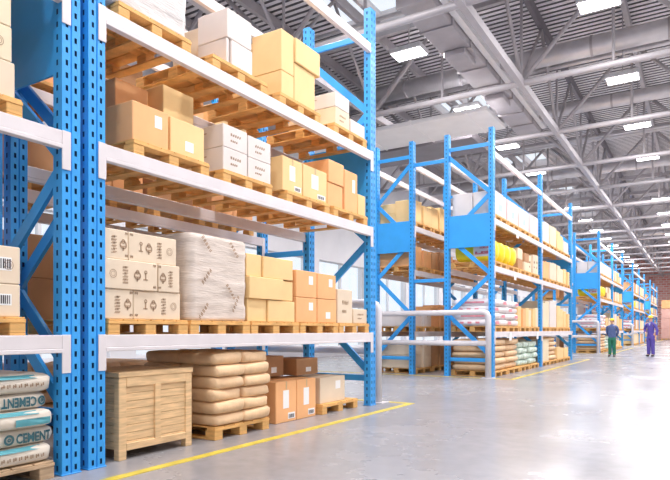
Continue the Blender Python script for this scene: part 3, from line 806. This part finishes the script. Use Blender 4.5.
# tan sacks
pallet(-3.74, 4.0, 4.79, 0, 'wooden pallet on the floor under the tan paper sacks', 1.02)
PS = [(-3.97,4.20),(-3.97,4.60),(-4.45,4.20),(-4.45,4.60)]
for k in range(6):
    for q, (x_, y_) in enumerate(PS):
        sack(x_+.015*math.sin(k*2.1+q), y_+.012*math.cos(k*1.7+q*2), PH+k*.112, .245, .208, .063, 'sack',
             'tan paper sack, %s layer, %s column of the pile under nearest rack' % (ord_(k), ('front left','front right','back left','back right')[q]), k+q, 'tan sacks under the nearest rack')
Xf = -3.84
carton(Xf, 5.03, 5.41, .0, .445, 'orange', 'left tan carton with labels standing on the floor under nearest rack', .5, ('label','label2'), 'floor cartons with labels')
carton(Xf, 5.415, 5.80, .0, .445, 'orange', 'right tan carton with labels standing on the floor under nearest rack', .5, ('label','label2'), 'floor cartons with labels')
carton(-4.36, 5.10, 5.80, .0, .46, 'brown', 'brown carton on the floor behind the two labelled floor cartons', .4, ())
carton(-4.20, 5.24, 5.66, .462, .70, 'brown', 'left brown carton lying on top of the floor cartons', .4, ('lowlabel',))
pallet(-3.80, 5.88, 6.72, 0, 'wooden pallet on the floor near the end upright of nearest rack', .95)
carton(-3.86, 5.92, 6.50, PH, .43, 'pale', 'pale carton on the floor pallet near the end upright', .55, ('sidelabel',))
carton(-4.06, 5.72, 6.18, .462, .66, 'brown', 'right brown carton lying on the pale and tan cartons', .4, ('lowlabel',)).location.z = .4465*S+.02
# loads of the row behind
def rear(y0, y1, z, h, m, lab, n=2, split=2):
    pallet(RF-.02, y0, y1, z, 'wooden pallet '+lab, .98)
    for j in range(n):
        for q in range(split):
            a = y0+(y1-y0)*q/split; b_ = y0+(y1-y0)*(q+1)/split
            carton(RF-.04, a, b_, z+PH+j*h/n, z+PH+(j+1)*h/n, m, '%s %s carton %s' % (('lower','upper','uppermost')[j], ('left','right','far right')[q] , lab), .95, ('tape',) if j else ())
bh = 'in row behind nearest rack'
rear(2.90, 3.72, L1, .86, 'brown', '%s, first shelf' % bh)
for k in range(4): rear(2.90+k*1.0, 3.76+k*1.0, L2, .5, ('brown','orange','brown','orange')[k], '%s, second shelf, %s' % (bh, ord_(k)), 1)
for k in range(4): rear(2.90+k*1.0, 3.76+k*1.0, L3, .55, ('orange','brown','orange','tan')[k], '%s, top shelf, %s' % (bh, ord_(k)), 1)
rear(.9, 1.85, L1, .7, 'brown', 'in row behind left edge rack, first shelf', 1)
rear(1.55, 2.5, L2, .6, 'brown', 'in row behind left edge rack, second shelf', 1)
rear(1.55, 2.5, L3, .6, 'brown', 'in row behind left edge rack, top shelf', 1)
for k, y_ in enumerate((3.0, 4.05)):
    pallet(RF-.02, y_, y_+.9, 0, 'wooden pallet on the floor behind the nearest rack, %s' % ('left','right')[k], .98)
    for j in range(4):
        for q in range(2):
            sack(RF-.5, y_+.23+q*.45, PH+j*.13, .44, .225, .073, 'sack', 'brown sack in row behind nearest rack, %s pile, %s layer, %s' % (('left','right')[k], ord_(j), ('left','right')[q]), j+q, 'sacks behind the nearest rack', 0, True)

# ================================================================== the blocks further along the aisle
def fillc(x, y0, y1, z, h, mats, place, cols, rows, d, dt, deco=(), g=None):
    for j in range(rows):
        for q in range(cols):
            a = y0+(y1-y0)*q/cols; b_ = y0+(y1-y0)*(q+1)/cols
            mm = mats[(j+q) % len(mats)]
            hh = h*((1,.86,.94)[(q+int(y0*7)) % 3] if cols > 1 else 1); gp = .010; jx = (.0,-.03,.012)[(q+int(y0*3)) % 3] if cols > 1 else 0
            nmn = {'tan':'tan','cream':'cream','whitebox':'white','brown':'brown','orange':'orange-brown','pale':'pale','pinkbox':'pinkish','rosebox':'pale rose'}[mm]
            where = [('lower','middle','upper')[j] if rows == 3 else ('lower','upper')[j] if rows == 2 else '', ('left','right') [q] if cols == 2 else ('left','centre','right')[q] if cols == 3 else '']
            where = ' '.join(w_ for w_ in where if w_)
            carton(x+jx, a+gp, b_-gp, z+j*hh/rows, z+(j+1)*hh/rows, mm, ('%s %s carton, %s' % (where, nmn, place)).strip(), d, deco if j == rows-1 else (), g, dt)
def sackpile(x, y0, y1, z, layers, cols, c, m, place, nmn, d, mark=None):
    a_ = d/2; b_ = (y1-y0)/cols/2
    for j in range(layers):
        for q in range(cols):
            jt = .022*math.sin(j*2.3+q*1.9+y0*5)
            o = sack(x-a_+jt, y0+b_*(2*q+1)+jt*.4, z+j*c*1.78, a_*1.02, b_*1.03, c, m, '%s sack, layer %d%s, %s' % (nmn, j+1, (' '+('left','right')[q]) if cols > 1 else '', place), j+q, nmn+' sacks in piles', 0, True)
            if mark:
                m_ = MB(); aa, bb = a_*1.02, b_*1.03
                # band of print round the near end of the sack
                vs = []; fs = []; N = 6
                for i in range(N+1):
                    xx = -aa*.55+aa*1.1*i/N
                    for zz in (-c*.22, c*.26):
                        e1, e2 = .42, .26
                        yy = bb*max(0, ((1-abs(zz/c)**(2/e1))**(e1/e2))-abs(xx/aa)**(2/e2))**(e2/2)
                        vs.append((xx, -yy-.008, zz))
                for i in range(N):
                    if i % 2 == 0 or j % 2: fs.append((2*i,2*i+2,2*i+3,2*i+1))
                m_.add(vs, fs); 
                if q == 0: m_.build('print_band', M[mark], o)
                if j % 2 == q % 2:
                    r_ = MB(); r_.add([(0,y_,z_) for y_,z_ in ((-bb*.5,-c*.4),(bb*.5,-c*.4),(bb*.5,c*.4),(-bb*.5,c*.4))], [(0,1,2,3)])
                    front_print(o, ([(y_,z_) for _,y_,z_ in r_.v], r_.f), aa, bb, c, mark, 'front_print', off=.009)
def yellow_bag(x, yc, z, label, dt, first):
    a, b, c = .47, .185, .25
    def me():
        m = sack_mesh(.205*1.0, .47, .0, 'yellow') if False else None
        m_ = MB(); nu, nv = 24, 14; vs = []
        sp = lambda v, e: math.copysign(abs(v)**e, v)
        for j in range(1, nv):
            ph = -math.pi/2+math.pi*j/nv
            for k in range(nu):
                th = 2*math.pi*k/nu
                # bag standing on its long edge: long in x, thick in y, tall in z
                xx = a*sp(math.sin(ph), .45); yy = b*.95*sp(math.cos(ph), .5)*sp(math.cos(th), .9); zz = c*sp(math.cos(ph), .5)*sp(math.sin(th), .8)
                q = noise.noise(Vector((xx*5, yy*6, zz*6)))*.012
                vs.append((xx, yy*(1+q), zz*(1+q)+q))
        R = nv-1; fs = [(j*nu+k, j*nu+(k+1)%nu, (j+1)*nu+(k+1)%nu, (j+1)*nu+k) for j in range(R-1) for k in range(nu)]
        vs += [(-a,0,0),(a,0,0)]
        for k in range(nu): fs.append((R*nu, (k+1)%nu, k)); fs.append((R*nu+1, (R-1)*nu+k, (R-1)*nu+(k+1)%nu))
        m_.add(vs, fs); mm = m_.mesh('yellow_sack', M['yellow'], True); fixn(mm); return mm
    o = link('yellow_sack', cached('ybag', me), None, (x-a, yc, z+c*.98))
    tag(o, label, 'sack', 'yellow sacks')
    if first:
        m_ = MB()   # white panel with red strokes on the side facing the camera
        vs = []; fs = []; N = 8
        def side(xx, zz, off): 
            q = max(0, 1-(abs(xx)/a)**(2/.45))**.25*0+1
            return -b*.95*math.sqrt(max(0, 1-(abs(zz)/c)**2.2))*max(0, 1-(abs(xx)/a)**(4.4))**.25-off
        for i in range(N+1):
            xx = -.02+.40*i/N
            for zz in (-.13, -.05, .03, .11): vs.append((xx, side(xx, zz+.0, .008), zz))
        for i in range(N):
            for j in range(3): fs.append((4*i+j,4*i+j+4,4*i+j+5,4*i+j+1))
        m_.add(vs, fs); m_.build('white_panel', M['whitesack'], o)
        m_ = MB(); r = random.Random(5)
        for (x0_, x1_, z0_, z1_) in ((.12,.32,.035,.075),(.02,.34,-.085,-.02)):
            xx = x0_
            while xx < x1_:
                for zz in (z0_, (z0_+z1_)/2):
                    h = (z1_-z0_)*(.9 if r.random() < .6 else .35)
                    if zz > z0_ and h > .03: continue
                    m_.add([(xx, side(xx,zz,.014), zz),(xx+.018, side(xx,zz,.014), zz),(xx+.018, side(xx,zz+h,.014), zz+h),(xx, side(xx,zz+h,.014), zz+h)], [(0,1,2,3)])
                xx += .026
        m_.build('red_lettering', M['red_ink'], o)
    return o
def block(yb, bname, dt, far=False):
    P1 = L1+PH; P2 = L2+PH; P3 = L3+PH
    def pp(x, a, b, z, lab): pallet(x, a, b, z, lab, 1.0, dt)
    y0 = yb+UW+.06
    B = bname
    xs = XF-.02; xc = XF-.05
    if far:      # seen only as small shapes down the aisle
        for bay in range(2):
            ya = yb+UW+.08+bay*4.40
            for li, z in enumerate((0,)+LV):
                for k in range(4):
                    a = ya+k*1.03; b_ = a+.96; mm = ('tan','whitebox','cream','orange','pale','brown')[(k*2+li*3+bay) % 6]
                    lab = '%s bay, %s level, %s' % (('first','second')[bay], ('floor','first','second','top')[li], ord_(k))
                    pp(xs, a, b_, z, 'pallet in %s, %s' % (B, lab))
                    h = (.62,.6,.5,.6)[li]
                    if li == 2 and bay == 0 and k < 2:
                        for q in range(2): yellow_bag(xc, a+.22+q*.46, z+PH, 'yellow sack %s in %s, %s' % (('left','right')[q], B, lab), False, k == 0 and q == 0)
                    elif li == 1 and bay == 0 and k < 1:
                        sackpile(xc, a, b_, z+PH, 4, 1, .075, 'whitesack', '%s, %s' % (B, lab), 'white printed', .9, 'red_ink')
                    else: carton(xc, a, b_, z+PH, z+PH+h, mm, 'large %s carton in %s, %s' % (mm.replace('whitebox','white'), B, lab), .9, (), 'large cartons far down the aisle', False)
        return
    # ---- bay one, top shelf: white cartons with cyan print
    for k in range(4):
        a = y0+k*1.03; pp(xs, a, a+.95, L3, 'pallet, %s, first bay, top shelf, %s' % (B, ord_(k)))
        fillc(xc, a, a+.95, P3, .50, [('whitebox','rosebox','whitebox','rosebox')[k]], '%s, first bay, top shelf, %s pallet' % (B, ord_(k)), 1, 1, .45, dt, ('cyan',) if k < 3 else ('tape',), 'white cartons with cyan print')
        fillc(xc-.47, a, a+.95, P3, .50, ['pinkbox' if k == 9 else 'whitebox'], 'back row, %s, first bay, top shelf, %s pallet' % (B, ord_(k)), 1, 1, .45, dt, ())
    # second shelf: yellow sacks, then tan cartons
    pp(xs, y0, y0+.95, L2, 'pallet under yellow sacks, %s, first' % B); pp(xs, y0+1.0, y0+1.95, L2, 'pallet under yellow sacks, %s, second' % B)
    for k in range(4): yellow_bag(xc+.03, y0+.24+k*.46, P2, 'yellow sack on its edge, %s, second shelf, %s' % (B, ord_(k)), dt, k == 0)
    pp(xs, y0+2.06, y0+3.0, L2, 'pallet, %s, first bay, second shelf, third' % B); pp(xs, y0+3.08, y0+4.05, L2, 'pallet, %s, first bay, second shelf, fourth' % B)
    fillc(xc, y0+2.06, y0+3.0, P2, .52, ['brown','cream'], '%s, first bay, second shelf, beside yellow sacks' % B, 2, 2, .9, dt)
    fillc(xc, y0+3.08, y0+4.05, P2, .52, ['cream','pale'], '%s, first bay, second shelf, right pallet' % B, 3, 1, .9, dt, ('scribble',))
    # first shelf
    pp(xs, y0, y0+.98, L1, 'pallet under white printed sacks, %s, first' % B); pp(xs, y0+1.02, y0+1.98, L1, 'pallet under white printed sacks, %s, second' % B)
    sackpile(xc, y0, y0+.98, P1, 4, 2, .082, 'whitesack', '%s, first shelf, left pile' % B, 'white printed', .95, 'pink_ink')
    sackpile(xc, y0+1.02, y0+1.98, P1, 4, 2, .082, 'whitesack', '%s, first shelf, right pile' % B, 'white printed', .95, 'pink_ink')
    for k, mm in enumerate((['tan','orange'],['cream','tan'])):
        a = y0+2.06+k*1.02; pp(xs, a, a+.97, L1, 'pallet, %s, first bay, first shelf, %s' % (B, ord_(k+2)))
        fillc(xc, a, a+.97, P1, .50, mm, '%s, first bay, first shelf, %s pallet' % (B, ord_(k+2)), 3, 1, .9, dt)
    # floor
    for k in range(2):
        a = y0+k*1.03; pp(xs, a, a+.98, 0, 'pallet under tan sacks, %s, %s' % (B, ord_(k)))
        sackpile(xc, a, a+.98, PH, 5, 1, .076, 'sack', '%s, on the floor, %s pile' % (B, ('left','right')[k]), 'tan', .95)
    for k in range(2):
        a = y0+2.1+k*1.0; pp(xs, a, a+.9, 0, 'pallet under green sacks, %s, %s' % (B, ord_(k)))
        sackpile(xc, a, a+.84, PH, 4, 2, .082, 'greensack', '%s, on the floor, %s pile' % (B, ('left','right')[k]), 'green and white', .9)
    # ---- bay two
    y2 = y0+4.40
    spec = {
      (3,0): ('whitebox',.62,2,1), (3,1): ('cream',.60,2,1), (3,2): ('tan',.55,2,1), (3,3): ('whitebox',.40,2,1),
      (2,0): ('orange',.50,2,1), (2,1): ('pale',.52,2,1), (2,2): ('cream',.50,2,1), (2,3): ('tan',.50,3,1),
      (1,0): ('cream',.78,2,1), (1,1): ('whitebox',.80,2,1), (1,2): ('tan',.66,2,2), (1,3): ('tan',.52,3,1),
      (0,0): ('cream',.62,1,1), (0,2): ('tan',.36,2,1), (0,3): ('tan',.30,2,1)}
    for li in range(4):
        for k in range(4):
            z = ((0,)+LV)[li]; a = y2+k*1.03
            lab = '%s, second bay, %s, %s' % (B, ('floor','first shelf','second shelf','top shelf')[li], ord_(k))
            pp(xs, a, a+.96, z, 'pallet, '+lab)
            if (li,k) == (0,1):
                sackpile(xc, a, a+.96, PH, 5, 1, .076, 'sack', lab, 'tan', .95)
            else:
                m_, h, c_, r_ = spec[(li,k)]
                fillc(xc, a, a+.96, z+PH, h, [m_], lab, c_, r_, .9, dt)
    # ---- rear rack
    xr = RF-.02
    rs = {0: [('pale',.62),('brown',.60),('brown',.55),('orange',.5)], 1: [('whitebox',.32),('orange',.58),('orange',.55),('brown',.5)],
          2: [('orange',.46),('brown',.50),('orange',.45),('brown',.5)], 3: [('tan',.52),('tan',.62),('cream',.5),('tan',.6)]}
    for li in range(4):
        for k in range(4):
            if not dt and k > 1: continue
            z = ((0,)+LV)[li]; a = y0+k*1.03; m_, h = rs[li][k]
            lab = 'rear rack of %s, %s, %s' % (B, ('floor','first shelf','second shelf','top shelf')[li], ord_(k))
            pp(xr, a, a+.96, z, 'pallet, '+lab)
            fillc(xr-.03, a, a+.96, z+PH, h, [m_], lab, 2, 2 if h > .5 and li != 3 else 1, .47, dt, ('tape',) if k == 0 else ())
            if k == 0: fillc(xr-.51, a, a+.96, z+PH, h*.9, [m_], 'back row, '+lab, 1, 2 if h > .5 else 1, .46, dt)
block(BLK[0], 'second block', True)
block(BLK[1], 'third block', False)
block(BLK[2], 'fourth block', False, True)
block(BLK[3], 'fifth block', False, True)
# price cards on the second block's beams
for y_, z_, w_ in ((13.6,L1,'left'),(16.2,L1,'right'),(14.2,L3,'top left'),(14.0,L2,'upper')):
    mb = MB(); mb.box(0, .008, -.09, .09, -.20, -.02, .002)
    tag(mb.build('notice_card', M['paper'], None, (XF+.013, y_, z_)), 'white card hung on a shelf beam of second block, %s one' % w_, 'card', 'white shelf cards')
# goods at the far end of the hall
for k, (x_, lab) in enumerate(((-3.2,'left'),(-1.8,'right'))):
    for j in range(3):
        carton(x_+.6, 68.3, 69.2, .15+j*1.0, 1.13+j*1.0, 'pinkbox', 'pinkish wrapped stack at the far end, %s column, %s layer' % (lab, ord_(j)), 0.9, (), 'pink stacks at the far end', False)
    carton(x_+.62, 68.3, 69.2, 3.16, 4.0, 'orange', 'orange-brown carton on top of the pinkish stack at the far end, %s' % lab, 0.9, (), None, False)
    pallet(x_+.6, 68.3, 69.2, .02, 'pallet under the far pinkish stack, %s' % lab, .9, False)

# ================================================================== people
def skin_fig(name, verts, edges, parent, m, levels=2, root=0):
    """verts: list of (x,y,z,rx,ry) in metres"""
    me = bpy.data.meshes.new(name); me.from_pydata([v[:3] for v in verts], edges, [])
    o = bpy.data.objects.new(name, me); COL.objects.link(o)
    o.modifiers.new('skin', 'SKIN'); 
    for i, v in enumerate(verts):
        sv = me.skin_vertices[0].data[i]; sv.radius = (v[3], v[4]); sv.use_root = (i == root)
    sb = o.modifiers.new('sub', 'SUBSURF'); sb.levels = levels; sb.render_levels = levels
    dg = bpy.context.evaluated_depsgraph_get(); dg.update()
    m2 = bpy.data.meshes.new_from_object(o.evaluated_get(dg))
    bpy.data.objects.remove(o); m2.materials.clear(); m2.materials.append(m)
    for p in m2.polygons: p.use_smooth = True
    o2 = bpy.data.objects.new(name, m2); COL.objects.link(o2)
    if parent: o2.parent = parent
    return o2
def ell(mb, c, r, n=14, top=1, zmin=-1):
    vs = []; fs = []; R = 9
    for j in range(R+1):
        ph = -math.pi/2+math.pi*j/R
        for k in range(n):
            t_ = 2*math.pi*k/n
            vs.append((c[0]+r[0]*math.cos(ph)*math.cos(t_), c[1]+r[1]*math.cos(ph)*math.sin(t_), c[2]+r[2]*max(zmin, math.sin(ph))))
    for j in range(R):
        for k in range(n): fs.append((j*n+k, j*n+(k+1)%n, (j+1)*n+(k+1)%n, (j+1)*n+k))
    mb.add(vs, fs)
def person(X_, Y_, h, rz, label, top_m, leg_m, wide, arms, shirt=None, lean=0):
    """arms: list for each side of elbow, wrist, hand tip offsets (in fractions of height); figure faces local -y"""
    t = thing('person', label, 'person', (X_, Y_, 0), None, rz)
    H = h
    k = lambda x, y, z, r, q=None: (x*H, y*H, z*H, r*H, (q or r)*H)
    # continuous body: pelvis, spine, neck, head, legs, arms
    V = [k(0,0,.52,.07*wide,.055), k(0,0,.62,.066*wide,.052), k(0,.0,.73,.082*wide,.058), k(lean*.01,0,.80,.06,.05), k(lean*.01,-.0,.845,.030), k(lean*.02,-.005,.88,.036,.04), k(lean*.02,-.008,.93,.046,.055), k(lean*.02,0,.97,.036,.042)]
    E = [(0,1),(1,2),(2,3),(3,4),(4,5),(5,6),(6,7)]
    for s in (-1, 1):
        b = len(V)
        V += [k(s*.048,0,.47,.052), k(s*.050,-.005,.285,.036,.038), k(s*.054,.004,.05,.022,.024), k(s*.062,-.05,.018,.022,.016)]
        E += [(0,b),(b,b+1),(b+1,b+2),(b+2,b+3)]
    hands = []
    for s in (-1, 1):
        b = len(V); el, wr, hd = arms[0 if s < 0 else 1]
        V += [k(s*.093*wide,0,.775,.031), k(*el,.024), k(*wr,.015), k(*hd,.017,.010)]
        E += [(3,b),(b,b+1),(b+1,b+2),(b+2,b+3)]; hands.append((wr, hd, s))
    skin_fig('body', V, E, t, M['skin'])
    # hands: four fingers and a thumb
    for wr, hd, s in hands:
        wv = Vector(wr)*H; hv = Vector(hd)*H; d_ = (hv-wv).normalized(); side = d_.cross(Vector((0,1,0)))
        if side.length < .1: side = Vector((1,0,0))
        side.normalize(); b_ = hv
        fv = []; fe = []
        for q in range(4):
            o_ = b_+side*(.009*H*(q-1.5))*.9; L_ = (.040,.046,.043,.034)[q]*H; n0 = len(fv)
            curl = Vector((0,-1,0))
            for z_, r_ in ((-.008*H,.0052),(L_*.5,.0046),(L_,.0040)):
                p = o_+d_*z_+curl*(.006*H*(z_/L_ if z_ > 0 else 0)); fv.append((p.x,p.y,p.z,r_*H*.95,r_*H*.95))
            fe.append((n0, n0+1, n0+2))
        th0 = b_-d_*.014*H-side*.014*H*s; th1 = th0-side*.010*H*s+d_*.014*H; th2 = th1+d_*.018*H
        for q, (a_, b2, c2) in enumerate(fe):
            m0 = MB(); m0.tube([Vector(fv[i][:3])/S for i in (a_, b2, c2)], .0048*H/S, 6); m0.build('finger', M['skin'], t, smooth=True)
        m0 = MB(); m0.tube([th0/S, th1/S, th2/S], .0056*H/S, 6); m0.build('thumb', M['skin'], t, smooth=True)
    # trousers
    V = [k(0,0,.53,.080*wide,.064), k(0,0,.565,.076*wide,.060)]; E = [(0,1)]
    for s in (-1, 1):
        b = len(V)
        V += [k(s*.048,0,.46,.062,.062), k(s*.050,-.005,.285,.049,.050), k(s*.054,.004,.065,.042,.042), k(s*.054,.002,.035,.041,.042)]
        E += [(0,b),(b,b+1),(b+1,b+2),(b+2,b+3)]
    skin_fig('trousers', V, E, t, leg_m)
    # jacket
    V = [k(0,0,.475,.080*wide,.068), k(0,0,.60,.080*wide,.064), k(0,0,.72,.090*wide,.068), k(lean*.01,0,.79,.060,.052), k(lean*.01,0,.835,.044), k(lean*.01,0,.862,.036)]
    E = [(0,1),(1,2),(2,3),(3,4),(4,5)]
    for s in (-1, 1):
        b = len(V); el, wr, hd = arms[0 if s < 0 else 1]
        w2 = tuple(el[i]+(wr[i]-el[i])*.88 for i in range(3))
        V += [k(s*.095*wide,0,.775,.040), k(*el,.034), k(*w2,.026)]
        E += [(3,b),(b,b+1),(b+1,b+2)]
    skin_fig('jacket', V, E, t, top_m, 2, 1)
    g = lambda v: v*H/S
    hx = lean*.02
    for s in (-1, 1):
        m0 = MB(); ell(m0, (g(s*.062), g(-.035), g(.018)), (g(.030), g(.062), g(.024)), 12, zmin=-.75); m0.build('shoe', M['shoe'], t, smooth=True)
        m0 = MB(); ell(m0, (g(hx+s*.018), g(-.050), g(.930)), (g(.006), g(.006), g(.004)), 8); m0.build('eye', M['shoe'], t, smooth=True)
        m0 = MB(); ell(m0, (g(hx+s*.046), g(.0), g(.925)), (g(.006), g(.011), g(.016)), 8); m0.build('ear', M['skin'], t, smooth=True)
    m0 = MB(); ell(m0, (g(hx), g(-.056), g(.915)), (g(.007), g(.011), g(.014)), 8); m0.build('nose', M['skin'], t, smooth=True)
    m0 = MB(); ell(m0, (g(hx), g(-.050), g(.893)), (g(.014), g(.005), g(.003)), 8); m0.build('mouth', M['red_ink'], t, smooth=True)
    m0 = MB(); ell(m0, (g(hx), g(.012), g(.935)), (g(.050), g(.054), g(.045)), 14); m0.build('hair', M['hair'], t, smooth=True)
    m0 = MB(); ell(m0, (g(hx), g(.0), g(.952)), (g(.060), g(.070), g(.062)), 18, zmin=0); m0.build('hard_hat', M['helmet'], t, smooth=True)
    m0 = MB(); ell(m0, (g(hx), g(-.015), g(.952)), (g(.064), g(.088), g(.006)), 18); m0.build('hat_brim', M['helmet'], t, smooth=True)
    if shirt:
        m0 = MB(); m0.add([(g(-.028),g(-.060),g(.828)),(g(.028),g(-.060),g(.828)),(g(0),g(-.074),g(.75)),(g(-.028),g(-.050),g(.828)),(g(.028),g(-.050),g(.828)),(g(0),g(-.060),g(.75))],
               [(0,2,1),(3,4,5),(0,1,4,3),(1,2,5,4),(2,0,3,5)]); m0.build('shirt_front', shirt, t)
    return t
fa = math.atan2(-2.78, 24.8)
person(-2.89, 24.6, 1.72, -.12, 'person in yellow hard hat, slate blue jacket and green trousers, hands behind back', M['jacket'], M['green_cloth'], 1.34,
       [((-.135,.035,.64),(-.085,.085,.52),(-.05,.10,.50)), ((.135,.035,.64),(.085,.085,.52),(.05,.10,.485))])
person(-1.66, 25.6, 1.86, -.45, 'person in yellow hard hat and violet blue work suit, hand on hip', M['purple'], M['purple'], 1.05,
       [((-.185,.05,.66),(-.115,-.035,.575),(-.075,-.065,.555)), ((.155,.01,.63),(.15,-.03,.49),(.15,-.045,.445))], M['shirt'])

# ------------------------------------------------------------------ camera, world, view
cam = bpy.data.cameras.new('camera'); co = bpy.data.objects.new('camera', cam); COL.objects.link(co)
co.location = (0,0,S); co.rotation_euler = (math.pi/2, 0, YAW)
cam.sensor_width = 36; cam.lens = 36*F/670; cam.shift_y = (HZ-240)/670; cam.clip_end = 300
scn.camera = co
w = bpy.data.worlds.new('world'); scn.world = w; w.use_nodes = True
bg = w.node_tree.nodes['Background']; bg.inputs[0].default_value = (.95,.97,1,1); bg.inputs[1].default_value = 1.5
scn.view_settings.view_transform = 'Standard'; scn.view_settings.look = 'None'
scn.view_settings.exposure = -.32; scn.view_settings.gamma = 1; scn.view_settings.use_curve_mapping = False
for l, os_ in LABELS.items():
    if len(os_) > 1: print('DUP LABEL', len(os_), l)
